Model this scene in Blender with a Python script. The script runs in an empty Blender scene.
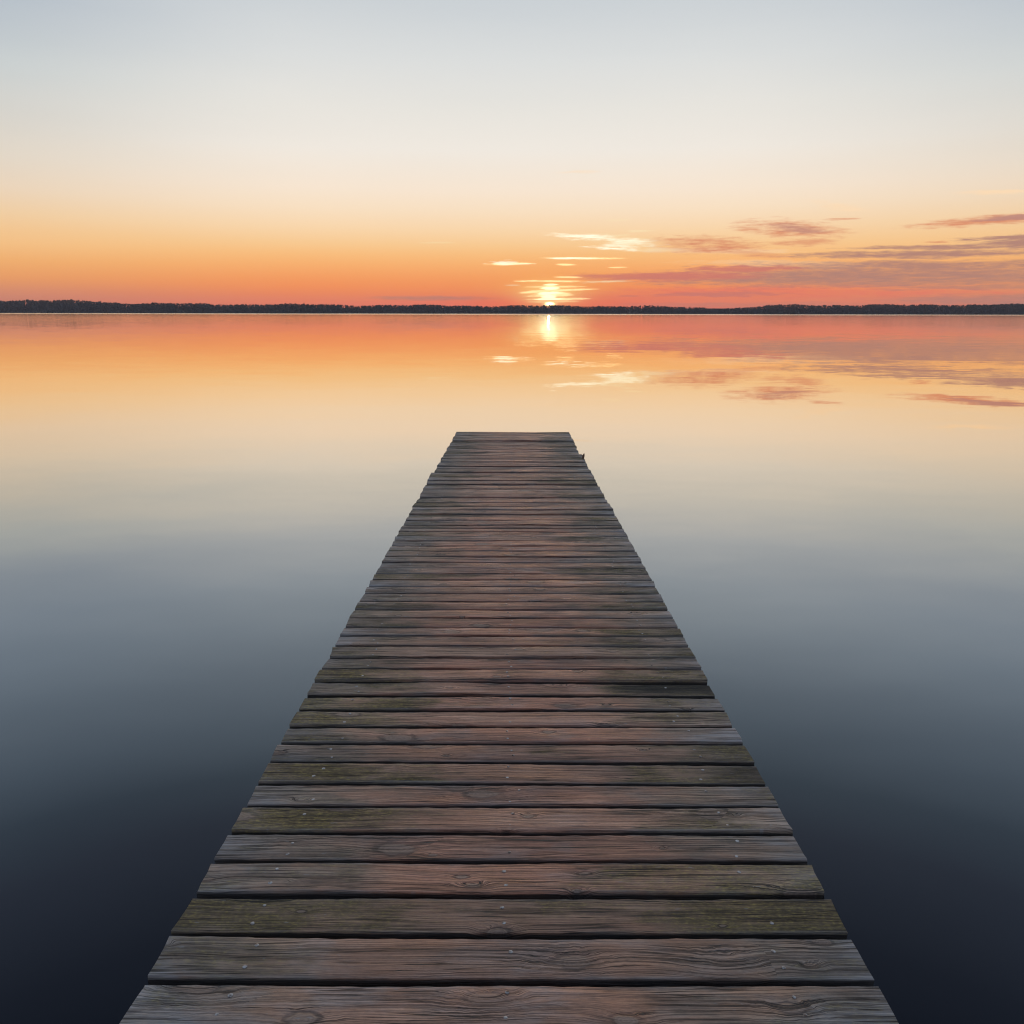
import bpy, math, random
import numpy as np
from mathutils import Matrix, Vector

random.seed(7)
rng = np.random.default_rng(11)
S = bpy.context.scene
R = math.radians

# ------------------------------------------------------------------ camera
F = 820.0                      # focal length in picture widths / 1024
PITCH = math.atan(199.8 / F)   # looking slightly down
ROLL = R(0.10)
CAM_Z = 2.42                   # above the water
cd = bpy.data.cameras.new('camera')
cam = bpy.data.objects.new('camera', cd)
S.collection.objects.link(cam)
cd.sensor_width = 36
cd.lens = 36 * F / 1024
cd.clip_start = 0.05
cd.clip_end = 40000
cam.matrix_world = Matrix.Translation((0, 0, CAM_Z)) @ Matrix.Rotation(math.pi / 2 - PITCH, 4, 'X') @ Matrix.Rotation(ROLL, 4, 'Z')
S.camera = cam
CAMROT = cam.matrix_world.to_3x3()


def direction(px, py):
    """World direction of a viewing angle (given as a picture coordinate)."""
    return (CAMROT @ Vector((px - 512, 512 - py, -F))).normalized()


def az_el(px, py):
    d = direction(px, py)
    return math.degrees(math.atan2(d.x, d.y)), math.degrees(math.asin(d.z))


def lin(r, g, b):
    f = lambda c: (c / 255 / 12.92) if c / 255 <= 0.04045 else ((c / 255 + 0.055) / 1.055) ** 2.4
    return (f(r), f(g), f(b), 1.0)


# ------------------------------------------------------------------ node helper
class NT:
    def __init__(self, tree):
        self.t = tree
        self.n = tree.nodes
        self.l = tree.links

    def new(self, kind, **kw):
        nd = self.n.new(kind)
        for k, v in kw.items():
            setattr(nd, k, v)
        return nd

    def put(self, sock, v):
        if v is None:
            return
        if isinstance(v, bpy.types.NodeSocket):
            self.l.new(v, sock)
        else:
            sock.default_value = v

    def m(self, op, a, b=None, c=None, clamp=False):
        nd = self.new('ShaderNodeMath', operation=op, use_clamp=clamp)
        self.put(nd.inputs[0], a)
        if b is not None:
            self.put(nd.inputs[1], b)
        if c is not None:
            self.put(nd.inputs[2], c)
        return nd.outputs[0]

    def add(self, a, b): return self.m('ADD', a, b)
    def sub(self, a, b): return self.m('SUBTRACT', a, b)
    def mul(self, a, b, clamp=False): return self.m('MULTIPLY', a, b, clamp=clamp)
    def mad(self, a, b, c): return self.m('MULTIPLY_ADD', a, b, c)

    def smooth(self, v, lo, hi, a=0.0, b=1.0):
        nd = self.new('ShaderNodeMapRange', interpolation_type='SMOOTHSTEP')
        for i, x in enumerate((v, lo, hi, a, b)):
            self.put(nd.inputs[i], x)
        return nd.outputs[0]

    def lerp(self, v, lo, hi, a=0.0, b=1.0):
        nd = self.new('ShaderNodeMapRange')
        for i, x in enumerate((v, lo, hi, a, b)):
            self.put(nd.inputs[i], x)
        return nd.outputs[0]

    def xyz(self, x, y, z=0.0):
        nd = self.new('ShaderNodeCombineXYZ')
        for i, v in enumerate((x, y, z)):
            self.put(nd.inputs[i], v)
        return nd.outputs[0]

    def sep(self, v):
        nd = self.new('ShaderNodeSeparateXYZ')
        self.put(nd.inputs[0], v)
        return nd.outputs

    def noise(self, vec, scale=1.0, detail=3.0, rough=0.5, dist=0.0, color=False):
        nd = self.new('ShaderNodeTexNoise', noise_dimensions='3D')
        self.put(nd.inputs['Vector'], vec)
        nd.inputs['Scale'].default_value = scale
        nd.inputs['Detail'].default_value = detail
        nd.inputs['Roughness'].default_value = rough
        nd.inputs['Distortion'].default_value = dist
        return nd.outputs['Color' if color else 'Fac']

    def mix(self, f, a, b, blend='MIX'):
        nd = self.new('ShaderNodeMix', data_type='RGBA', blend_type=blend)
        self.put(nd.inputs[0], f)
        self.put(nd.inputs[6], a)
        self.put(nd.inputs[7], b)
        return nd.outputs[2]

    def mix_f(self, f, a, b):
        return self.mad(f, self.sub(b, a), a)

    def mix_vec(self, f, a, b):
        nd = self.new('ShaderNodeMix', data_type='VECTOR')
        self.put(nd.inputs[0], f)
        self.put(nd.inputs[4], a)
        self.put(nd.inputs[5], b)
        return nd.outputs[1]

    def ramp(self, f, stops, interp='LINEAR'):
        nd = self.new('ShaderNodeValToRGB')
        cr = nd.color_ramp
        cr.interpolation = interp
        while len(cr.elements) < len(stops):
            cr.elements.new(0.5)
        for e, (p, c) in zip(cr.elements, stops):
            e.position = p
            e.color = c
        self.put(nd.inputs[0], f)
        return nd.outputs[0]


# ------------------------------------------------------------------ sky
SUN_AZ, SUN_EL = az_el(549.5, 293.5)   # middle of the glow
W = bpy.data.worlds.new('World')
S.world = W
W.use_nodes = True
t = NT(W.node_tree)
t.n.clear()
tc = t.new('ShaderNodeTexCoord')
dx, dy, dz = t.sep(tc.outputs['Generated'])
el = t.mul(t.m('ARCSINE', dz), 180 / math.pi)
az = t.mul(t.m('ARCTAN2', dx, dy), 180 / math.pi)


def el_stops(col_x, rows):
    st = []
    for y, c in rows:
        e = az_el(col_x, y)[1] if y is not None else 0
        st.append((e, lin(*c)))
    return sorted(st)


near = el_stops(430, [(312, (236, 116, 92)), (304, (241, 127, 96)), (297, (247, 136, 90)), (288, (252, 148, 87)), (278, (253, 161, 95)),
                      (265, (254, 180, 111)), (255, (254, 193, 126)), (245, (253, 205, 146)), (230, (253, 217, 172)), (210, (252, 227, 196)),
                      (190, (250, 232, 211)), (150, (242, 235, 225)), (110, (233, 230, 223)), (60, (221, 223, 222)), (15, (208, 213, 216)), (0, (204, 210, 214))])
away = el_stops(60, [(312, (204, 122, 102)), (303, (212, 130, 106)), (292, (222, 143, 108)), (278, (239, 161, 101)), (262, (245, 178, 111)),
                     (245, (248, 195, 134)), (230, (246, 201, 147)), (215, (243, 208, 164)), (190, (236, 214, 188)),
                     (160, (226, 215, 199)), (110, (211, 210, 204)), (70, (199, 206, 207)), (30, (186, 195, 202)), (0, (176, 187, 198))])
E0, E1 = -2.0, 60.0
high_near = [(24, lin(188, 197, 206)), (34, lin(172, 184, 196)), (60, lin(156, 167, 184))]
high_away = [(24, lin(168, 181, 194)), (34, lin(156, 170, 187)), (60, lin(146, 158, 178))]
fac = t.lerp(el, E0, E1)
rs = lambda st: [((e - E0) / (E1 - E0), c) for e, c in st]
c_near = t.ramp(fac, rs(near + high_near))
c_away = t.ramp(fac, rs(away + high_away))
daz = t.sub(az, SUN_AZ)
# the sunset band is wider on the northern (right) side than on the other
wid = t.lerp(daz, -1.0, 1.0, 31.0, 44.0)
spread = t.smooth(t.m('DIVIDE', t.m('ABSOLUTE', t.add(daz, 5.0)), wid), 0.30, 1.04)
n_sky = t.noise(t.xyz(t.mul(az, 0.06), t.mul(el, 0.5), 3.0), 1.0, 3.0)
spread = t.m('ADD', spread, t.mul(t.sub(n_sky, 0.5), 0.18), clamp=True)
sky = t.mix(spread, c_near, c_away)
# behind the viewer the dusk sky is cooler and dimmer
back = t.smooth(t.m('ABSOLUTE', daz), 55.0, 150.0)
sky = t.mix(t.mul(back, 0.8), sky, lin(104, 118, 146))
# the upper dome comes from the physical sky
nish = t.new('ShaderNodeTexSky', sky_type='NISHITA', sun_disc=False)
nish.sun_elevation = R(0.22)
nish.sun_rotation = R(SUN_AZ)
nish.air_density = 1.0
nish.dust_density = 1.5
nish.ozone_density = 2.0
nsc = t.mix(1.0, nish.outputs[0], (0.9, 0.9, 0.9, 1), 'MULTIPLY')
sky = t.mix(t.smooth(el, 38.0, 75.0, 0.0, 0.35), sky, nsc)

# clouds: streaks at their own places in the sky
w1 = t.noise(t.xyz(t.mul(az, 0.35), t.mul(el, 2.4), 0.0), 1.0, 4.0, 0.55)
w2 = t.noise(t.xyz(t.mul(az, 0.9), t.mul(el, 6.5), 7.0), 1.0, 5.0, 0.6)
w3 = t.noise(t.xyz(t.mul(az, 0.22), t.mul(el, 3.2), 17.0), 1.0, 4.0, 0.6)
elw = t.add(el, t.mad(w1, 0.42, -0.21))
azw = t.add(az, t.mad(w3, 2.4, -1.2))
w4 = t.noise(t.xyz(t.mul(az, 1.6), t.mad(az, 0.9, t.mul(el, 14.0)), 27.0), 1.0, 4.0, 0.6)
rag = t.mad(t.sub(w2, 0.5), 1.9, t.mad(t.sub(w4, 0.5), 0.8, t.mul(t.sub(w3, 0.5), 1.5)))


def streak(x0, y0, x1, y1, hh, soft=0.7, k=1.0, warp=1.0, opacity=1.0):
    grow = 1.28 if warp > 0.5 else 1.2
    a0, e0 = az_el(x0, y0)
    a1, e1 = az_el(x1, y1)
    ac, ec = (a0 + a1) / 2, (e0 + e1) / 2
    hw = (a1 - a0) / 2 * grow
    hd = az_el((x0 + x1) / 2, (y0 + y1) / 2 - hh)[1] - ec
    hd *= grow
    U = azw if warp > 0.5 else az
    V = elw if warp > 0.5 else t.add(el, t.mul(t.sub(w1, 0.5), 0.10 * warp / 0.5))
    du = t.mad(U, 1 / hw, -ac / hw)
    dv = t.mad(du, -(e1 - e0) / 2 / hd, t.mad(V, 1 / hd, -ec / hd))
    d = t.sub(1.0, t.mad(du, du, t.mul(dv, dv)))
    d = t.mad(rag, k, d)
    return t.smooth(d, 0.0, soft, 0.0, opacity)


def layer(base, col, items):
    acc = None
    for it in items:
        s = streak(*it)
        acc = s if acc is None else t.m('MAXIMUM', acc, s)
    return t.mix(acc, base, col)


# soft peach wisps
sky = layer(sky, lin(255, 222, 182), [(808, 201, 870, 212, 3.6, 1.5, 1.0, .7, .9), (960, 192, 1060, 190, 2.4, 1.4, .9, .7, .85),
                                      (690, 262, 880, 266, 4, 1.4, .7, 1, .5), (640, 249, 800, 252, 3, 1.2, .7, 1, .5),
                                      (560, 172, 600, 172, 1.5, 1.2, .7, 1, .4)])
# coral stripes low over the wood
sky = layer(sky, lin(240, 120, 100), [(480, 296, 760, 298, 8, 1.6, .6, .4, .55), (600, 291, 1000, 292, 7, 1.3, .9, 1, .75),
                                      (330, 303, 560, 303, 4, 1.6, .6, .4, .45)])
# mauve bands
sky = layer(sky, lin(177, 130, 119), [(640, 278, 1200, 271, 10.5, 1.2, .55, 1, .95), (715, 266, 1150, 264, 5.2, 1.2, .8, 1, .9),
                                      (790, 255, 1060, 252, 3.6, 1.1, .75, 1, .92), (850, 247, 1060, 247, 2.2, 1.1, .7, 1, .9),
                                      (970, 244, 1110, 240, 7.0, 1.1, .7, 1, .95), (960, 239.5, 1080, 236, 2.6, .8, .9, 1, .9),
                                      (880, 300, 1200, 300, 5.5, 1.4, .7, 1, .75), (860, 287, 1100, 286, 3, 1.2, 1.0, 1, .6),
                                      (368, 298, 500, 298.5, 2.6, 1.3, .5, .4, .8), (560, 305, 900, 305, 3.0, 1.6, .6, 1, .5)])
sky = layer(sky, lin(212, 122, 108), [(572, 277.5, 760, 275, 4.2, .9, .6, 1, .9), (655, 295, 785, 293.5, 2.6, 1.0, .6, 1, .85),
                                      (618, 296, 640, 296, 1.0, 1.0, .5, .4, .6), (690, 269, 800, 268, 3.4, .9, .9, 1, .8)])
sky = layer(sky, lin(222, 142, 106), [(738, 222.5, 846, 234.5, 8.5, 1.5, 1.1, 1, 1), (775, 243, 838, 241, 3.4, 1.4, .9, 1, .8),
                                      (830, 219.5, 862, 218.5, 1.5, 1.2, .6, 1, .75), (645, 242.5, 762, 247.5, 8.5, 1.5, 1.1, 1, 1),
                                      (725, 250, 790, 258, 3.2, 1.4, .7, 1, .6), (918, 225, 1090, 214, 4.2, 1.2, .9, 1, .95),
                                      (924, 242, 950, 242, 1.0, 1.0, .5, 1, .7)])
sky = layer(sky, lin(192, 140, 127), [(762, 225, 820, 230, 4.0, 1.4, 1.0, 1, .85), (975, 220, 1090, 214, 2.4, .9, .6, 1, .9),
                                      (785, 230, 830, 232, 2.4, 1.2, .7, 1, .7)])

# glow round the low sun
gx = t.mul(daz, 1 / 3.6)
gy = t.mul(t.sub(el, SUN_EL + 0.15), 1 / 1.3)
glow = t.m('POWER', 2.718, t.mul(t.mad(gx, gx, t.mul(gy, gy)), -1.0))
sky = t.mix(t.mul(glow, 0.55), sky, lin(255, 176, 88))
hx = t.mul(daz, 1 / 6.0)
hy = t.mul(t.sub(el, 0.55), 1 / 0.55)
ember = t.m('POWER', 2.718, t.mul(t.mad(hx, hx, t.mul(hy, hy)), -1.0))
sky = t.mix(t.mul(ember, 0.7), sky, lin(255, 98, 66))
ix = t.mul(daz, 1 / 1.9)
iy = t.mul(t.sub(el, SUN_EL - 0.05), 1 / 0.75)
inner = t.m('POWER', 2.718, t.mul(t.mad(ix, ix, t.mul(iy, iy)), -1.0))
sky = t.mix(t.mul(inner, 0.75), sky, tuple(c * 1.15 for c in lin(255, 214, 130)[:3]) + (1,))
# sun-lit streaks
gold = tuple(c * 1.5 for c in lin(255, 216, 152)[:3]) + (1,)
sky = layer(sky, lin(255, 232, 186), [(580, 236, 668, 246, 6.5, 1.6, 1.2, .5, .95), (624, 231.5, 652, 230.5, 1.4, 1.3, .9, .5, .8), (604, 220.5, 630, 219.5, 1.2, 1.3, .9, .5, .5),
                                      (420, 243, 456, 242.2, 1.1, 1.3, .9, .5, .55), (575, 283, 640, 280, 1.2, 1.2, 1.0, .5, .8), (505, 285.5, 520, 285.2, .9, 1.2, .8, .4, .5),
                                      (610, 249, 690, 250, 2.4, 1.4, 1.0, .5, .6)])
sky = layer(sky, gold, [(484, 264.5, 530, 263.2, 1.5, .9, .9, .5, 1), (548, 258, 624, 258.5, 1.2, 1.0, .8, .4, .9), (556, 264.2, 576, 265, 1.0, .9, .8, .4, .9),
                        (608, 267.5, 628, 267.2, .8, 1.0, .8, .4, .7), (554, 276.8, 582, 277.6, 1.0, .9, .8, .4, .85),
                        (512, 280.8, 584, 281.6, 1.1, .9, .9, .4, .95), (520, 293, 560, 289.5, 1.5, .9, .9, .4, .95), (536, 291.5, 598, 288.6, 1.2, .9, .9, .4, .95),
                        (526, 295.8, 574, 293.6, 2.2, .9, 1.0, .4, 1), (530, 299.4, 592, 298.8, 1.4, .9, .9, .4, 1), (541, 304, 558, 304.2, 2.8, 1.2, .5, .2, 1),
                        (522, 287, 580, 286.5, 1.2, 1.1, 1.1, .4, .8), (526, 302, 576, 301.6, 1.0, 1.2, 1.0, .4, .6)])
white = tuple(c * 1.2 for c in lin(255, 247, 218)[:3]) + (1,)
sky = layer(sky, white, [(546, 234.4, 612, 236.6, 1.7, 1.5, 1.3, .7, 1), (572, 236.4, 650, 241.5, 2.2, 1.7, 1.5, .8, .95), (598, 240.5, 664, 245.5, 2.6, 2.0, 1.6, .8, .7),
                         (588, 247.0, 642, 249.8, 1.8, 1.6, 1.4, .7, .95), (608, 244.0, 640, 248.0, 2.0, 1.8, 1.5, .7, .7),
                         (484, 263.9, 530, 263.2, 1.5, 1.5, 1.3, .6, 1), (496, 262.8, 520, 262.2, 1.7, 1.5, 1.3, .6, .9), (550, 258.2, 606, 258.3, 1.0, 1.3, 1.1, .5, 1)])
fire = tuple(c * 1.75 for c in lin(255, 240, 188)[:3]) + (1,)
sky = layer(sky, fire, [(540, 288.6, 560, 288.2, 1.9, .9, .6, .4, 1), (537, 294.6, 562, 292.6, 1.8, .9, .9, .4, 1),
                        (541.5, 297, 556, 296.4, 2.8, .9, .7, .4, 1), (536, 299.3, 564, 298.8, 1.0, .9, .8, .4, 1), (543, 284.9, 558, 284.5, 1.0, .9, .7, .4, .8),
                        ])
sundisc = tuple(c * 5.0 for c in lin(255, 232, 160)[:3]) + (1,)
sky = layer(sky, sundisc, [(544.5, 304.0, 554.5, 304.0, 2.0, 1.1, .25, .2, .9)])
bg = t.new('ShaderNodeBackground')
t.put(bg.inputs['Color'], sky)
bg.inputs['Strength'].default_value = 1.0
out = t.new('ShaderNodeOutputWorld')
t.l.new(bg.outputs[0], out.inputs[0])
W.cycles.sampling_method = 'MANUAL'
W.cycles.sample_map_resolution = 2048

# ------------------------------------------------------------------ sun lamp
sl = bpy.data.lights.new('sun', 'SUN')
sl.energy = 2.0
sl.angle = R(0.53)
sl.color = (1.0, 0.50, 0.22)
sun = bpy.data.objects.new('sun', sl)
S.collection.objects.link(sun)
# the disc itself has just gone down behind the far wood
LAMP_EL = 0.22
sd = Vector((math.sin(R(SUN_AZ)) * math.cos(R(LAMP_EL)), math.cos(R(SUN_AZ)) * math.cos(R(LAMP_EL)), math.sin(R(LAMP_EL))))
sun.rotation_euler = sd.to_track_quat('Z', 'Y').to_euler()
sun.location = (20, 400, 60)


# ------------------------------------------------------------------ mesh helpers
def mesh_object(name, verts, faces, mats, parent=None, smooth=False, mat_idx=None, attrs=None):
    me = bpy.data.meshes.new(name)
    me.from_pydata(verts, [], faces)
    for m in mats:
        me.materials.append(m)
    if mat_idx is not None:
        me.polygons.foreach_set('material_index', mat_idx)
    if smooth:
        me.polygons.foreach_set('use_smooth', [True] * len(me.polygons))
    if attrs:
        for k, v in attrs.items():
            a = me.attributes.new(k, 'FLOAT', 'POINT')
            a.data.foreach_set('value', v)
    me.update()
    ob = bpy.data.objects.new(name, me)
    S.collection.objects.link(ob)
    if parent:
        ob.parent = parent
    return ob


def material(name):
    m = bpy.data.materials.new(name)
    m.use_nodes = True
    m.node_tree.nodes.clear()
    return m, NT(m.node_tree)


# ------------------------------------------------------------------ water
def water_material():
    m, t = material('lake_water')
    geo = t.new('ShaderNodeNewGeometry')
    x, y, z = t.sep(geo.outputs['Position'])
    dist = t.m('SQRT', t.mad(x, x, t.mul(y, y)))
    # calm in the lee of the pier's shore, breeze out on the lake, a ruffled strip under the far shore
    patch = t.noise(t.xyz(t.mul(x, 0.004), t.mul(y, 0.012), 0.0), 1.0, 3.0)
    dn = t.mul(dist, t.mad(patch, 0.5, 0.75))
    amp = t.add(t.smooth(dn, 20.0, 90.0, 0.0010, 0.0030), t.smooth(dn, 90.0, 400.0, 0.0, 0.010))
    strip = t.smooth(t.add(y, t.mul(t.sub(patch, 0.5), 200.0)), 700.0, 980.0, 0.0, 0.075)
    amp = t.add(amp, strip)
    n1 = t.noise(t.xyz(t.mul(x, 0.28), t.mul(y, 0.75), 1.0), 1.0, 3.0, 0.55, color=True)
    n2 = t.noise(t.xyz(t.mul(x, 1.4), t.mul(y, 2.6), 5.0), 1.0, 2.0, 0.5, color=True)
    n0 = t.noise(t.xyz(t.mul(x, 0.30), t.mul(y, 0.55), 11.0), 1.0, 3.0, 0.6, color=True)
    drift = t.sep(n0)
    a = t.sep(n1)
    b = t.sep(n2)
    sx = t.mad(t.sub(b[0], 0.5), 1.0, t.sub(a[0], 0.5))
    sy = t.mad(t.sub(b[1], 0.5), 1.2, t.mul(t.sub(a[1], 0.5), 2.0))
    # far out one mostly sees the wave faces turned towards the pier
    sy = t.mix_f(t.smooth(dn, 70.0, 260.0), sy, t.mul(t.m('ABSOLUTE', sy), -1.0))
    nx = t.mad(t.sub(drift[0], .5), 0.01, t.mul(t.mul(sx, amp), 2.5))
    slow = t.mul(t.sub(drift[1], .5), t.smooth(dist, 5.0, 22.0, 0.045, 0.0))
    ny = t.add(slow, t.mul(t.mul(sy, amp), 3.0))
    vm = t.new('ShaderNodeVectorMath', operation='NORMALIZE')
    t.put(vm.inputs[0], t.xyz(nx, ny, 1.0))
    N = vm.outputs[0]
    g = t.new('ShaderNodeBsdfGlossy')
    g.distribution = 'GGX'
    t.put(g.inputs['Roughness'], t.smooth(dn, 15.0, 250.0, 0.008, 0.055))
    t.put(g.inputs['Normal'], N)
    body = t.new('ShaderNodeBsdfDiffuse')
    body.inputs['Color'].default_value = (0.0028, 0.0038, 0.0068, 1)
    lw = t.new('ShaderNodeLayerWeight')
    lw.inputs['Blend'].default_value = 0.5
    t.put(lw.inputs['Normal'], t.mix_vec(t.smooth(dist, 20.0, 60.0, 1.0, 0.0), geo.outputs['True Normal'], N))
    cur = [(0, (.985, .975, .95)), (0.06, (.96, .915, .84)), (0.1, (.93, .855, .75)), (0.144, (.87, .775, .655)), (0.2, (.685, .64, .572)), (0.259, (.525, .52, .51)), (0.31, (.415, .432, .445)),
           (0.358, (.322, .345, .362)), (0.41, (.222, .242, .258)), (0.454, (.152, .171, .187)), (0.50, (.085, .098, .11)), (0.545, (.057, .060, .071)), (0.62, (.027, .029, .036)), (0.707, (.010, .0115, .016)), (1.0, (.008, .009, .012))]
    cur = [(p, c + (1,)) for p, c in cur]
    refl = t.ramp(t.sub(1.0, lw.outputs['Facing']), cur, 'LINEAR')
    t.put(g.inputs['Color'], refl)
    mx = t.new('ShaderNodeAddShader')
    t.l.new(body.outputs[0], mx.inputs[0])
    t.l.new(g.outputs[0], mx.inputs[1])
    o = t.new('ShaderNodeOutputMaterial')
    t.l.new(mx.outputs[0], o.inputs[0])
    return m


SHORE = 1400.0
lake = mesh_object('lake', [(-3000, -700, 0), (3000, -700, 0), (3000, 1500, 0), (-3000, 1500, 0)], [(0, 1, 2, 3)], [water_material()])
lake['kind'] = 'structure'
lake['label'] = 'calm lake reflecting the sunset around the pier'
lake['category'] = 'lake'


# ------------------------------------------------------------------ far shore and wood
def shore_material():
    m, t = material('shore_earth')
    geo = t.new('ShaderNodeNewGeometry')
    n = t.noise(geo.outputs['Position'], 0.08, 4.0)
    p = t.new('ShaderNodeBsdfPrincipled')
    t.put(p.inputs['Base Color'], t.ramp(n, [(0.3, (0.03, 0.035, 0.02, 1)), (0.7, (0.07, 0.065, 0.04, 1))]))
    p.inputs['Roughness'].default_value = 0.95
    o = t.new('ShaderNodeOutputMaterial')
    t.l.new(p.outputs[0], o.inputs[0])
    return m


def shore_line(x):
    return SHORE + 25 * math.sin(x * 0.006 + 1.0) + 9 * math.sin(x * 0.023) + 5 * math.sin(x * 0.071 + 2)


KEYS = [(-9000, 20), (-2000, 22), (-900, 21), (-780, 20.5), (-720, 19.5), (-640, 16), (-520, 15.2), (-300, 14.2), (-60, 13.3), (100, 13.5), (230, 13.0), (300, 11.2),
        (370, 10.2), (400, 11.0), (430, 15.0), (520, 14.6), (600, 16.0), (680, 15.0), (760, 16.6), (880, 17.0), (2000, 19), (9000, 18)]


def top_height(x):
    for (a, ha), (b, hb) in zip(KEYS, KEYS[1:]):
        if a <= x <= b:
            u = (x - a) / (b - a)
            return ha + (hb - ha) * u
    return 15


xs = list(np.concatenate([np.arange(-2900, -1500, 100), np.arange(-1500, 1500, 12), np.arange(1500, 2901, 100)]))
prof = [(-6, -1.5), (0, -0.1), (2.5, 0.5), (9, 1.1), (40, 2.2), (120, 5.0), (250, 9.0), (420, 11.0)]  # rear rise is added, unseen behind the trees, to block the sun lamp
vs, fs = [], []
for x in xs:
    for d, h in prof:
        vs.append((x, shore_line(x) + d, h + (0.25 * math.sin(x * 0.13 + d) if 0 < d < 100 else 0)))
k = len(prof)
for i in range(len(xs) - 1):
    for j in range(k - 1):
        fs.append((i * k + j, (i + 1) * k + j, (i + 1) * k + j + 1, i * k + j + 1))
shore = mesh_object('far_shore', vs, fs, [shore_material()], smooth=True)
shore['kind'] = 'structure'
shore['label'] = 'low far shore under the dark wood, with an added rise behind to block the sun'


def foliage_material():
    m, t = material('wood_foliage')
    at = t.new('ShaderNodeAttribute', attribute_name='tone')
    p = t.new('ShaderNodeBsdfDiffuse')
    t.put(p.inputs['Color'], t.ramp(at.outputs['Fac'], [(0, (0.030, 0.040, 0.030, 1)), (0.5, (0.052, 0.062, 0.045, 1)), (1, (0.085, 0.085, 0.062, 1))]))
    o = t.new('ShaderNodeOutputMaterial')
    t.l.new(p.outputs[0], o.inputs[0])
    return m


def build_wood():
    V, Fc, T = [], [], []
    count = 0

    def quad(c, s, tone):
        a = rng.normal(size=3)
        a /= np.linalg.norm(a)
        b = np.cross(a, rng.normal(size=3))
        b /= np.linalg.norm(b)
        i = len(V)
        for u, v in ((-1, -.7), (1, -.8), (.8, 1), (-.9, .8)):
            V.append(tuple(c + a * (s * u) + b * (s * v)))
            T.append(tone)
        Fc.append((i, i + 1, i + 2, i + 3))

    x = -2300.0
    while x < 2300:
        inner = abs(x) < 1250
        step = rng.uniform(1.8, 3.6) if inner else rng.uniform(3.0, 5.5)
        x += step
        for row in range(3):
            if rng.random() < 0.03:
                continue
            d = (3.5, 14, 30)[row] + rng.uniform(-3, 5)
            px = x + rng.uniform(-2, 2)
            py = shore_line(px) + d
            gz = 0.9 + d * 0.03
            H = top_height(px) - gz
            H += 0.8 * math.sin(px * .031) + 0.6 * math.sin(px * .083 + 1)
            H *= (rng.uniform(0.62, 0.88), rng.uniform(0.88, 0.98), rng.uniform(0.97, 1.01))[row]
            if rng.random() < 0.04:
                H *= 1.05
            conifer = rng.random() < 0.25
            w = H * (rng.uniform(0.16, 0.22) if conifer else rng.uniform(0.26, 0.38))
            tone = rng.uniform(0.1, 0.9)
            # trunk
            i = len(V)
            r = 0.022 * H
            for h, rr in ((0, r), (H * 0.8, r * 0.3)):
                for q in range(4):
                    V.append((px + rr * math.cos(q * 1.571), py + rr * math.sin(q * 1.571), gz - 0.3 + h))
                    T.append(0.05)
            for q in range(4):
                Fc.append((i + q, i + (q + 1) % 4, i + 4 + (q + 1) % 4, i + 4 + q))
            n = 46 if inner else 36
            for q in range(n):
                h = rng.random()
                ang = rng.uniform(0, 6.283)
                if conifer:
                    hh = 0.08 + 0.92 * h
                    rad = w * (1.05 - hh) * rng.uniform(0.35, 1.1)
                    s = 0.9 * (1.15 - hh) + 0.25
                else:
                    hh = 0.12 + 0.86 * h
                    e = math.sqrt(max(0.02, 1 - ((hh - 0.55) / 0.47) ** 2))
                    rad = w * e * rng.uniform(0.3, 1.05)
                    s = rng.uniform(0.7, 1.4)
                s *= H / 14 * (1 if inner else 1.5)
                quad(np.array((px + rad * math.cos(ang), py + rad * math.sin(ang), gz + hh * H)), s, min(1, max(0, tone + rng.uniform(-.25, .25))))
            # undergrowth along the bank
            if row == 0:
                for q in range(12):
                    quad(np.array((px + rng.uniform(-3, 3), py - rng.uniform(0, 2.5), gz + rng.uniform(-0.5, 4.5))), rng.uniform(0.6, 1.3), rng.uniform(0, .6))
            count += 1
    ob = mesh_object('far_forest', V, Fc, [foliage_material()], attrs={'tone': T})
    ob['kind'] = 'stuff'
    ob['label'] = 'dark band of distant wood along the far shore'
    ob['category'] = 'forest'
    return ob


build_wood()


# ------------------------------------------------------------------ evening air
hm = bpy.data.materials.new('evening_air')
hm.use_nodes = True
hm.node_tree.nodes.clear()
ht = NT(hm.node_tree)
pv = ht.new('ShaderNodeVolumePrincipled')
pv.inputs['Color'].default_value = (0.92, 0.86, 0.95, 1)
pv.inputs['Density'].default_value = 1.45e-4
pv.inputs['Anisotropy'].default_value = 0.0
ho = ht.new('ShaderNodeOutputMaterial')
ht.l.new(pv.outputs[0], ho.inputs['Volume'])
X, Y0, Y1, Z0, Z1 = 3050, -750, 1900, -3.5, 34
haze = mesh_object('haze', [(-X, Y0, Z0), (X, Y0, Z0), (X, Y1, Z0), (-X, Y1, Z0), (-X, Y0, Z1), (X, Y0, Z1), (X, Y1, Z1), (-X, Y1, Z1)],
                   [(3, 2, 1, 0), (4, 5, 6, 7), (0, 1, 5, 4), (1, 2, 6, 5), (2, 3, 7, 6), (3, 0, 4, 7)], [hm])
haze['kind'] = 'stuff'
haze['label'] = 'thin evening haze over the lake'

# ------------------------------------------------------------------ pier
rng = np.random.default_rng(5)
random.seed(23)
H = 1.60                                   # eye above the deck
V0 = 332.0                                 # where the deck's edges run together
PD = math.atan((512 - V0) / F)             # camera pitch against the deck
SL = PITCH - PD                            # the deck falls gently towards its end
pier = bpy.data.objects.new('pier', None)
S.collection.objects.link(pier)
nrm = Vector((0, math.sin(SL), math.cos(SL)))
pier.matrix_world = Matrix.Translation(Vector((0, 0, CAM_Z)) - nrm * H) @ Matrix.Rotation(-SL, 4, 'X')
pier.empty_display_size = 0.3
pier['label'] = 'weathered wooden plank pier reaching straight out into the calm lake'
pier['category'] = 'pier'


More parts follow.
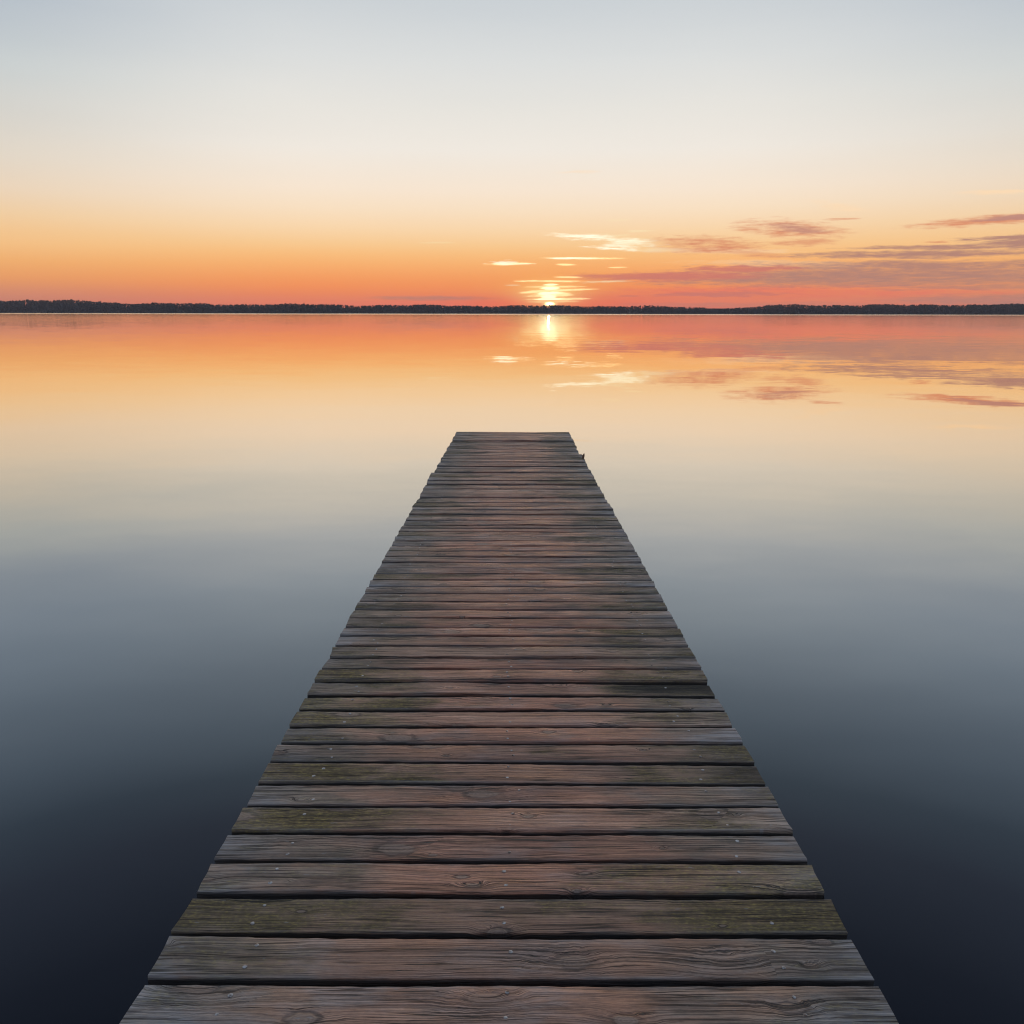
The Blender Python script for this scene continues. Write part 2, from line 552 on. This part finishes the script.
def deck_y(row):
    """Distance along the deck for a board joint seen at a picture row (near the middle)."""
    v = row - 512
    down = v * math.cos(PD) + F * math.sin(PD)
    fwd = F * math.cos(PD) - v * math.sin(PD)
    return H * fwd / down


rows = [981.7, 934.8, 895.2, 861.2, 832.5, 806.1, 783.7, 762.2, 743.4, 726.4, 710.4, 695.6, 681.9, 669.8, 658.3, 647.3, 637.2, 628.2, 618.7,
        610.1, 602.5, 594.3, 587.2, 580.4, 574.5, 568.7, 562.8, 557.3, 551.5, 546.6, 541.5, 537.0, 532.1, 528.6, 525.7, 521.2,
        514.6, 510.5, 507.1, 503.0, 497.4, 493.7, 489.6, 484.3, 481.2, 477.9, 472.4, 466.5, 462.2, 457.3, 449.3, 441.1, 432.0]
ys = [deck_y(r) for r in rows]
joints = []                                # (y, strong gap?)
pitch0 = 0.150
y = ys[0]
pre = []
while y > -1.6:
    y -= pitch0 * random.uniform(0.96, 1.04)
    pre.append((y, 1))
joints += pre[::-1]
joints.append((ys[0], 1))
for a, b in zip(ys, ys[1:]):
    n = max(1, round((b - a) / 0.150))
    for i in range(1, n):
        joints.append((a + (b - a) * i / n + random.uniform(-.008, .008), 0))
    joints.append((b, 1))
HALF = 0.923
N_PL = len(joints) - 1
print('planks', N_PL, 'end', ys[-1], 'half', HALF)

# what the boards look like, by the picture row where each one ends (nearest boards first); (moss_left, moss_right, red, grey)
LOOK = {1040: (.15, .1, .35, .55), 981.7: (.35, .15, .30, .40), 934.8: (.75, .85, .25, .10), 895.2: (.25, .75, .65, .35), 861.2: (.1, .25, .70, .40), 832.5: (.7, .35, .45, .15),
        806.1: (.2, .2, .65, .35), 783.7: (.65, .55, .40, .15), 762.2: (.2, .5, .60, .25), 743.4: (.3, .2, .75, .45), 726.4: (.55, .4, .5, .2), 710.4: (.8, .3, .8, .25), 695.6: (.45, .7, .6, .2),
        681.9: (.75, .6, .65, .15), 669.8: (.4, .3, .95, .35), 658.3: (.5, .4, .3, .3), 647.3: (.35, .25, .6, .4)}

V, Fc, MI = [], [], []
A = {k: [] for k in ('rnd', 'mossl', 'mossr', 'red', 'grey', 'across')}
PROF_N = 12


def wob(n, amp, fr):
    """A smooth random curve along a board."""
    u = np.linspace(0, 1, n)
    o = np.zeros(n)
    for f in fr:
        o += rng.normal() * np.sin(u * f * 6.283 + rng.uniform(0, 6.28)) / math.sqrt(f)
    return o * amp / math.sqrt(len(fr))


NAILS = []
for i in range(N_PL):
    y0, st0 = joints[i]
    y1, st1 = joints[i + 1]
    far = y0 > 5.5
    g0 = ((.0118 if y0 < 3 else .0130) if st0 else .0085) * random.uniform(.8, 1.25)
    g1 = ((.0118 if y0 < 3 else .0130) if st1 else .0085) * random.uniform(.8, 1.25)
    if i == N_PL - 1:
        g1 = 0
    a, b = y0 + g0, y1 - g1
    nseg = 70 if y0 < 4 else (44 if y0 < 8 else 30)
    xl = -HALF + random.uniform(-.004, .004)
    xr = HALF + random.uniform(-.004, .004)
    if y0 > 7.5:
        xl += random.uniform(-.004, .004)
        xr += random.uniform(-.004, .004)
    # out where the boards were cut unevenly
    rowY = lambda r: deck_y(r)
    if rowY(474) < y0:
        xl += 0.014
    if rowY(480) < y0 <= rowY(474):
        xl -= 0.016
    if rowY(455) < y0 < rowY(447):
        xr -= 0.02
    if rowY(461.5) < y0 < rowY(455):
        xr += 0.012
    tops = random.uniform(-.0025, .0025) if y0 < 3.5 else (random.uniform(.002, .009) if st0 else random.uniform(-.005, .002))
    tilt = random.gauss(0, .016)
    cup = random.uniform(-.004, .003)
    th = 0.042
    rnd = rng.random()
    look = None
    for r, l in LOOK.items():
        yr = deck_y(r) if r != 1040 else joints[[j for j, q in enumerate(joints) if abs(q[0] - ys[0]) < 1e-6][0] - 1][0]
        if abs(yr - y0) < 1e-4:
            look = l
    if look is None:
        q = random.random
        look = (q() ** 1.3 * .7, q() ** 1.3 * .65, .55 + .45 * q(), .1 + .4 * q())
    xs_ = np.linspace(0, 1, nseg + 1)
    ea = wob(nseg + 1, .0016, (1, 2, 5, 9, 17)) + (rng.random(nseg + 1) - .5) * .0012
    eb = wob(nseg + 1, .0016, (1, 2, 5, 9, 17)) + (rng.random(nseg + 1) - .5) * .0012
    zz = wob(nseg + 1, .0024, (1, 2, 3))
    if random.random() < .25:
        zz += (xs_ - .5) * random.uniform(-.011, .011)
    base = len(V)
    rb = 0.0032
    ends_l = (rng.random(PROF_N) - .5) * .004
    ends_r = (rng.random(PROF_N) - .5) * .004
    slant_l, slant_r = random.gauss(0, .003), random.gauss(0, .003)
    for s in range(nseg + 1):
        u = xs_[s]
        ya, yb = a + ea[s], b + eb[s]
        ym = (ya + yb) / 2
        hw = (yb - ya) / 2
        r2 = rb * (1 + .5 * math.sin(s * 1.7 + i))
        prof = [(ya, -th), (ya, -th * .5), (ya, -r2), (ya + r2 * .35, -r2 * .3), (ya + r2, 0), (ym - hw * .4, 0), (ym + hw * .4, 0), (yb - r2, 0), (yb - r2 * .35, -r2 * .3), (yb, -r2), (yb, -th * .5), (yb, -th)]
        for j, (py, pz) in enumerate(prof):
            w_ = (py - ym) / max(hw, 1e-4)
            x = xl + (xr - xl) * u
            if s == 0:
                x += ends_l[j] + slant_l * w_
            elif s == nseg:
                x += ends_r[j] + slant_r * w_
            z = pz + tops + zz[s] + tilt * (py - ym) + cup * (1 - w_ * w_)
            V.append((x, py, z))
            A['rnd'].append(rnd)
            A['mossl'].append(look[0])
            A['mossr'].append(look[1])
            A['red'].append(look[2])
            A['grey'].append(look[3])
            A['across'].append(w_)
    P = PROF_N
    for s in range(nseg):
        o = base + s * P
        for j in range(P):
            k2 = (j + 1) % P
            Fc.append((o + j, o + k2, o + P + k2, o + P + j)[::-1])
            MI.append(0)
    Fc.append(tuple(base + j for j in range(P)))
    MI.append(0)
    Fc.append(tuple(base + nseg * P + j for j in range(P))[::-1])
    MI.append(0)
    # nail heads, two to each bearer
    for bx in (-.705, -.008, .705):
        for fr in (.24, .74):
            if random.random() < (.88 if y0 < 6 else .7):
                NAILS.append((bx + random.gauss(0, .012), a + (b - a) * (fr + random.gauss(0, .05)), tops + cup * .8 + float(np.interp((bx + HALF) / (2 * HALF), xs_, zz)), rnd))

for nx, ny, nz, rnd in NAILS:
    base = len(V)
    r = random.uniform(.0048, .0066)
    tl = random.gauss(0, .25)
    td = random.uniform(0, 6.28)
    hgt = random.uniform(.0008, .0022)
    rings = [(1.0, -.002), (1.0, hgt * .55), (.72, hgt * .9), (.0, hgt)]
    for rr, h in rings[:-1]:
        for q in range(10):
            an = q * .6283
            px, py = r * rr * math.cos(an), r * rr * math.sin(an)
            V.append((nx + px, ny + py, nz + h + tl * .3 * (px * math.cos(td) + py * math.sin(td))))
    V.append((nx, ny, nz + hgt))
    for k_ in A:
        A[k_] += [rnd if k_ == 'rnd' else 0.0] * 31
    for ring in range(2):
        for q in range(10):
            Fc.append((base + ring * 10 + q, base + ring * 10 + (q + 1) % 10, base + ring * 10 + 10 + (q + 1) % 10, base + ring * 10 + 10 + q))
            MI.append(1)
    for q in range(10):
        Fc.append((base + 20 + q, base + 20 + (q + 1) % 10, base + 30))
        MI.append(1)


def wood_material():
    m, t = material('weathered_board')
    tc = t.new('ShaderNodeTexCoord')
    x, y, z = t.sep(tc.outputs['Object'])
    at = lambda n: t.new('ShaderNodeAttribute', attribute_name=n).outputs['Fac']
    r = at('rnd')
    mossl, mossr, red, grey, across = at('mossl'), at('mossr'), at('red'), at('grey'), at('across')
    # knots: sparse centres in each board's own strip of timber
    kv = t.new('ShaderNodeTexVoronoi', voronoi_dimensions='2D', feature='F1')
    kx = t.add(t.mul(x, 2.5), t.mul(r, 173.0))
    ky = t.add(t.mul(y, 5.4), t.mul(r, 91.0))
    wv = t.noise(t.xyz(t.mul(x, 9.0), t.mul(y, 14.0), t.mul(r, 40.0)), 1.0, 2.0, color=True)
    ws = t.sep(wv)
    t.put(kv.inputs['Vector'], t.xyz(t.mad(t.sub(ws[0], .5), .05, kx), t.mad(t.sub(ws[1], .5), .09, ky), 0.0))
    kv.inputs['Scale'].default_value = 1.0
    kd = kv.outputs['Distance']
    kc = t.sep(kv.outputs['Color'])
    blob_k = t.noise(t.xyz(t.mul(x, 28.0), t.mul(y, 40.0), r), 1.0, 2.0)
    ksize = t.m('MULTIPLY', t.mad(t.m('POWER', kc[0], 1.6), .15, .03), t.mad(blob_k, .8, .6))
    kn = t.m('DIVIDE', kd, ksize)                         # 1 at the rim of a knot
    bump_k = t.m('POWER', 2.718, t.mul(t.mul(kn, kn), -0.28))
    lo = t.noise(t.xyz(t.mul(x, 1.6), t.mul(y, 5.0), t.mul(r, 60.0)), 1.0, 2.0)
    zy = t.mad(z, 1.3, y)
    h = t.add(zy, t.mad(t.sub(lo, .5), 0.05, t.mul(bump_k, t.lerp(kc[1], 0, 1, 0.012, 0.034))))
    rz = t.mul(r, 50.0)
    fine = t.noise(t.xyz(t.mul(x, .7), t.mul(h, 120.0), rz), 1.0, 4.0, .65)
    ring = t.noise(t.xyz(t.mul(x, 0.55), t.mul(h, 48.0), t.add(rz, 9.0)), 1.0, 2.0, .5)
    broad = t.noise(t.xyz(t.mul(x, 2.2), t.mul(h, 18.0), t.add(rz, 3.0)), 1.0, 4.0, .6)
    blot = t.noise(t.xyz(t.mul(x, 5.5), t.mul(zy, 13.0), t.add(rz, 21.0)), 1.0, 5.0, .65)
    blot2 = t.noise(t.xyz(t.mul(x, 2.4), t.mul(y, 4.0), t.add(rz, 31.0)), 1.0, 4.0, .6)
    fibre = t.noise(t.xyz(t.mul(x, 11.0), t.mul(h, 270.0), t.add(rz, 41.0)), 1.0, 3.0, .65)
    speck = t.noise(t.xyz(t.mul(x, 60.0), t.mul(zy, 140.0), rz), 1.0, 3.0, .6)
    # growth lines: dark late wood, paler early wood, closer together in some boards
    lw_ = t.m('FRACT', t.mad(h, t.lerp(r, 0, 1, 55.0, 115.0), t.mad(ring, 5.0, t.mul(lo, 2.0))))
    late = t.mul(t.smooth(lw_, .45, .93), t.smooth(lw_, .93, 1.0, 1.0, 0.0))
    late = t.mul(late, t.smooth(broad, .36, .60, .35, 1.0))
    # checks and cracks along the grain
    cn = t.noise(t.xyz(t.mul(x, 0.9), t.mul(h, 62.0), t.add(rz, 77.0)), 1.0, 3.0, .55)
    crack = t.smooth(t.m('ABSOLUTE', t.sub(cn, .5)), 0.003, 0.022, 1.0, 0.0)
    cmask = t.smooth(t.noise(t.xyz(t.mul(x, 1.4), t.mul(y, 12.0), t.add(rz, 55.0)), 1.0, 2.0), .35, .44)
    crack = t.mul(crack, cmask)
    cn2 = t.noise(t.xyz(t.mul(x, 2.4), t.mul(h, 120.0), t.add(rz, 17.0)), 1.0, 2.0, .5)
    check = t.mul(t.smooth(t.m('ABSOLUTE', t.sub(cn2, .5)), 0.0, 0.03, 1.0, 0.0), t.smooth(blot2, .45, .62))
    # colour of the timber
    tone = t.noise(t.xyz(t.mul(r, 333.0), 0.0, 0.0), 1.0, 0.0)
    brown = t.ramp(broad, [(.25, (.25, .155, .098, 1)), (.5, (.40, .265, .178, 1)), (.75, (.54, .39, .28, 1))])
    reddish = t.ramp(broad, [(.25, (.36, .125, .068, 1)), (.5, (.58, .225, .130, 1)), (.75, (.74, .335, .205, 1))])
    silver = t.ramp(broad, [(.25, (.185, .165, .150, 1)), (.5, (.285, .268, .256, 1)), (.72, (.48, .46, .45, 1))])
    ax = t.m('ABSOLUTE', x)
    # middle worn reddish by feet; the sunset's warm sheen is painted in too
    wear_sheen = t.smooth(t.add(ax, t.mad(t.sub(blot2, .5), .9, t.mul(t.sub(blot, .5), .5))), .20, .78, 1.0, 0.0)
    col = t.mix(t.mul(wear_sheen, t.m('POWER', red, .8)), brown, reddish)
    # ends weathered grey, part of it sky sheen put into the colour
    sil = t.smooth(t.add(ax, t.mad(t.sub(blot2, .5), 1.0, t.mul(t.sub(blot, .5), .8))), .52, .98)
    sil = t.m('MAXIMUM', t.mul(sil, t.mad(grey, .9, .35)), t.mul(t.smooth(blot2, .5, .72), t.mul(grey, .8)))
    col = t.mix(t.m('MINIMUM', sil, .9), col, silver)
    col = t.mix(t.smooth(blot, .52, .78, 0, .42), col, (.075, .060, .054, 1))
    # patches where the surface has greyed or kept its colour, board by board
    patch = t.noise(t.xyz(t.mul(x, 3.4), t.mul(h, 9.0), t.add(rz, 63.0)), 1.0, 4.0, .6)
    col = t.mix(t.mul(t.smooth(patch, .50, .66), t.mad(grey, .75, .05)), col, t.ramp(broad, [(.25, (.21, .185, .175, 1)), (.5, (.36, .325, .31, 1)), (.75, (.54, .50, .48, 1))]))
    col = t.mix(t.mul(t.smooth(patch, .47, .30), .6), col, t.mix(wear_sheen, (.16, .115, .08, 1), (.50, .23, .12, 1)))
    # grain
    g = t.add(t.mad(t.sub(fine, .5), .60, t.mul(t.sub(ring, .5), .40)), t.add(t.mul(late, -.26), t.mad(t.sub(fibre, .5), .40, t.mul(t.sub(speck, .5), .3))))
    gm = t.smooth(g, -.34, .20, .50, 1.36)
    gc = t.new('ShaderNodeCombineColor')
    for q in range(3):
        t.put(gc.inputs[q], gm)
    col = t.mix(1.0, col, gc.outputs[0], 'MULTIPLY')
    # pale board ends: a bright sheen painted over bleached wood, unevenly
    end_sheen = t.smooth(t.add(ax, t.mad(t.sub(patch, .5), .7, t.mul(t.sub(blot, .5), .5))), .80, 1.02)
    col = t.mix(t.mul(end_sheen, t.mad(grey, .8, .25)), col, t.ramp(fine, [(.35, (.24, .235, .24, 1)), (.6, (.58, .57, .585, 1))]))
    # moss and algae towards the ends
    mq = t.lerp(x, -.25, .25, 0.0, 1.0)
    mamt = t.add(t.mul(mossl, t.sub(1.0, mq)), t.mul(mossr, mq))
    mfield = t.add(t.mad(blot, .55, t.mul(blot2, .75)), t.mad(t.smooth(ax, .15, .75), .22, t.mul(mamt, .42)))
    mfield = t.add(mfield, t.mul(t.sub(speck, .5), .12))
    mfield = t.add(mfield, t.mul(t.sub(broad, .5), .5))
    moss = t.smooth(mfield, .89, 1.26)
    mcol = t.ramp(speck, [(.3, (.075, .052, .018, 1)), (.52, (.175, .125, .036, 1)), (.68, (.36, .28, .055, 1))])
    col = t.mix(t.mul(moss, .86), col, mcol)
    # knots
    kin = t.smooth(kn, .75, 1.05, 1.0, 0.0)
    krim = t.mul(t.smooth(kn, .70, 1.0), t.smooth(kn, 1.05, 1.5, 1.0, 0.0))
    krings = t.m('SINE', t.mad(kn, 22.0, t.mul(speck, 5.0)))
    kcol = t.mix(t.mad(krings, .16, .40), (.20, .135, .10, 1), (.50, .36, .28, 1))
    has = t.smooth(kc[2], .22, .32)
    col = t.mix(t.mul(t.mul(kin, has), .8), col, kcol)
    col = t.mix(t.mul(t.mul(krim, has), t.smooth(blot, .35, .65, .15, .75)), col, (.050, .036, .030, 1))
    # cracks
    col = t.mix(t.mul(crack, .92), col, (.012, .010, .010, 1))
    col = t.mix(t.mul(check, .5), col, (.030, .024, .022, 1))
    # pale lichen flecks and scuffs
    fl = t.mul(t.smooth(t.noise(t.xyz(t.mul(x, 26.0), t.mul(y, 70.0), t.add(rz, 5.0)), 1.0, 2.0), .70, .76), t.smooth(ax, .1, .7, .25, 1.0))
    col = t.mix(t.mul(fl, .55), col, (.36, .35, .34, 1))
    # board edges lightened in patches
    ed = t.smooth(t.add(t.m('ABSOLUTE', across), t.mul(t.sub(blot, .5), .25)), .82, 1.02)
    col = t.mix(t.mul(ed, t.smooth(blot2, .40, .62, .05, .55)), col, (.36, .34, .325, 1))
    vary = t.lerp(tone, .3, .7, .72, 1.18)
    vc = t.new('ShaderNodeCombineColor')
    for q in range(3):
        t.put(vc.inputs[q], vary)
    col = t.mix(1.0, col, vc.outputs[0], 'MULTIPLY')
    # damp sawn sides, with the shade of the gaps painted in dark
    gap_shade = t.smooth(z, -.010, -.0045, 1.0, 0.0)
    col = t.mix(t.mul(gap_shade, .86), col, (.020, .016, .014, 1))
    p = t.new('ShaderNodeBsdfPrincipled')
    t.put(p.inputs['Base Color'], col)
    t.put(p.inputs['Roughness'], t.m('ADD', t.sub(t.lerp(blot2, .3, .7, .48, .70), t.mul(wear_sheen, .10)), t.mul(moss, .15), clamp=True))
    p.inputs['Specular IOR Level'].default_value = 0.6
    hgt = t.add(t.mad(t.sub(fine, .5), 1.0, t.mul(t.sub(ring, .5), .5)), t.mul(late, .45))
    hgt = t.add(hgt, t.mul(crack, -2.2))
    hgt = t.add(hgt, t.mul(check, -.7))
    hgt = t.add(hgt, t.mad(speck, .25, t.mul(t.mul(krim, has), -.9)))
    hgt = t.add(hgt, t.mad(fibre, .5, t.mul(blot, .8)))
    b = t.new('ShaderNodeBump')
    b.inputs['Strength'].default_value = 0.9
    b.inputs['Distance'].default_value = 0.0036
    t.put(b.inputs['Height'], hgt)
    t.l.new(b.outputs[0], p.inputs['Normal'])
    o = t.new('ShaderNodeOutputMaterial')
    t.l.new(p.outputs[0], o.inputs[0])
    return m


def nail_material():
    m, t = material('nail_steel')
    tc = t.new('ShaderNodeTexCoord')
    n = t.noise(tc.outputs['Object'], 90.0, 3.0)
    p = t.new('ShaderNodeBsdfPrincipled')
    t.put(p.inputs['Base Color'], t.ramp(n, [(.35, (.14, .10, .08, 1)), (.55, (.42, .41, .41, 1)), (.75, (.62, .62, .63, 1))]))
    p.inputs['Metallic'].default_value = 0.7
    p.inputs['Roughness'].default_value = 0.42
    o = t.new('ShaderNodeOutputMaterial')
    t.l.new(p.outputs[0], o.inputs[0])
    return m


def dark_timber():
    m, t = material('wet_timber')
    tc = t.new('ShaderNodeTexCoord')
    x, y, z = t.sep(tc.outputs['Object'])
    n = t.noise(t.xyz(t.mul(x, 20.0), t.mul(y, 2.0), t.mul(z, 4.0)), 1.0, 4.0)
    p = t.new('ShaderNodeBsdfPrincipled')
    t.put(p.inputs['Base Color'], t.ramp(n, [(.3, (.025, .020, .017, 1)), (.7, (.075, .060, .050, 1))]))
    p.inputs['Roughness'].default_value = 0.75
    o = t.new('ShaderNodeOutputMaterial')
    t.l.new(p.outputs[0], o.inputs[0])
    return m


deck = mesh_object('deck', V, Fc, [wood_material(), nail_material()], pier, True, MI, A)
me = deck.data
bpy.context.view_layer.update()
try:
    me.set_sharp_from_angle(angle=R(50))
except Exception as e:
    print(e)

DT = dark_timber()


def box(name, lo, hi, mat, parent):
    x0, y0, z0 = lo
    x1, y1, z1 = hi
    c = 0.006
    prof = [(x0 + c, z0), (x1 - c, z0), (x1, z0 + c), (x1, z1 - c), (x1 - c, z1), (x0 + c, z1), (x0, z1 - c), (x0, z0 + c)]
    n = max(2, int((y1 - y0) / 0.4))
    v, f = [], []
    for i in range(n + 1):
        yy = y0 + (y1 - y0) * i / n
        for px, pz in prof:
            v.append((px, yy, pz))
    for i in range(n):
        for j in range(8):
            k_ = (j + 1) % 8
            f.append((i * 8 + j, i * 8 + k_, (i + 1) * 8 + k_, (i + 1) * 8 + j)[::-1])
    f.append(tuple(range(8)))
    f.append(tuple(n * 8 + j for j in range(8))[::-1])
    return mesh_object(name, v, f, [mat], parent)


YE = ys[-1]
for bx in (-.705, -.008, .705):
    box('bearer', (bx - .035, -1.5, -.215), (bx + .035, YE - .04, -.052), DT, pier)


def post(x, y):
    n, v, f = 14, [], []
    hs = [-2.2, -1.2, -.6, -.36]
    for k_, h in enumerate(hs):
        for q in range(n):
            a_ = q * 6.2832 / n
            rr = .075 * (1 + .04 * math.sin(q * 2.1 + k_))
            v.append((x + rr * math.cos(a_), y + rr * math.sin(a_), h))
    for k_ in range(len(hs) - 1):
        for q in range(n):
            f.append((k_ * n + q, k_ * n + (q + 1) % n, (k_ + 1) * n + (q + 1) % n, (k_ + 1) * n + q))
    f.append(tuple((len(hs) - 1) * n + q for q in range(n)))
    return mesh_object('post', v, f, [DT], pier, True)


yy = .6
while yy < YE:
    box('crossbeam', (-.80, yy - .06, -.358), (.80, yy + .06, -.217), DT, pier)
    for sx in (-.66, .66):
        post(sx, yy)
    yy += 2.5 if yy + 2.5 < YE - .3 or yy > YE - .5 else (YE - .35 - yy)
    if yy > YE - .36 and yy < YE - .34:
        box('crossbeam', (-.80, yy - .06, -.358), (.80, yy + .06, -.217), DT, pier)
        for sx in (-.66, .66):
            post(sx, yy)
        break

# the splintered stub standing up at the board ends far out on the right
stub_m, st_ = material('stub_wood')
sb = st_.new('ShaderNodeBsdfPrincipled')
sn = st_.noise(st_.new('ShaderNodeTexCoord').outputs['Object'], 120.0, 3.0)
st_.put(sb.inputs['Base Color'], st_.ramp(sn, [(.3, (.10, .055, .035, 1)), (.7, (.24, .14, .09, 1))]))
sb.inputs['Roughness'].default_value = .8
so = st_.new('ShaderNodeOutputMaterial')
st_.l.new(sb.outputs[0], so.inputs[0])
py_ = deck_y(458.5)
sv, sf = [], []
for k_, (h, rx, ry, ox) in enumerate([(-.03, .012, .010, 0), (.0, .014, .012, .001), (.025, .018, .012, .004), (.045, .017, .010, .008), (.062, .010, .007, .012), (.072, .003, .002, .014)]):
    for q in range(8):
        a_ = q * 6.2832 / 8
        sv.append((HALF - .005 + ox + .75 * rx * math.cos(a_) * (1 + .15 * math.sin(q * 3 + k_)), py_ + ry * math.sin(a_), h))
for k_ in range(5):
    for q in range(8):
        sf.append((k_ * 8 + q, k_ * 8 + (q + 1) % 8, k_ * 8 + 8 + (q + 1) % 8, k_ * 8 + 8 + q))
sf.append(tuple(40 + q for q in range(8)))
mesh_object('splintered_stub', sv, sf, [stub_m], pier, True)

# ------------------------------------------------------------------ render settings
vs_ = S.view_settings
S.display_settings.display_device = 'sRGB'
vs_.view_transform = 'Standard'
vs_.look = 'None'
vs_.exposure = 0
vs_.gamma = 1
vs_.use_curve_mapping = False
S.render.engine = 'CYCLES'
S.cycles.filter_width = 1.15
S.cycles.use_denoising = True
S.cycles.max_bounces = 6
S.cycles.sample_clamp_indirect = 4
S.cycles.sample_clamp_direct = 0
S.render.resolution_x = S.render.resolution_y = 1024
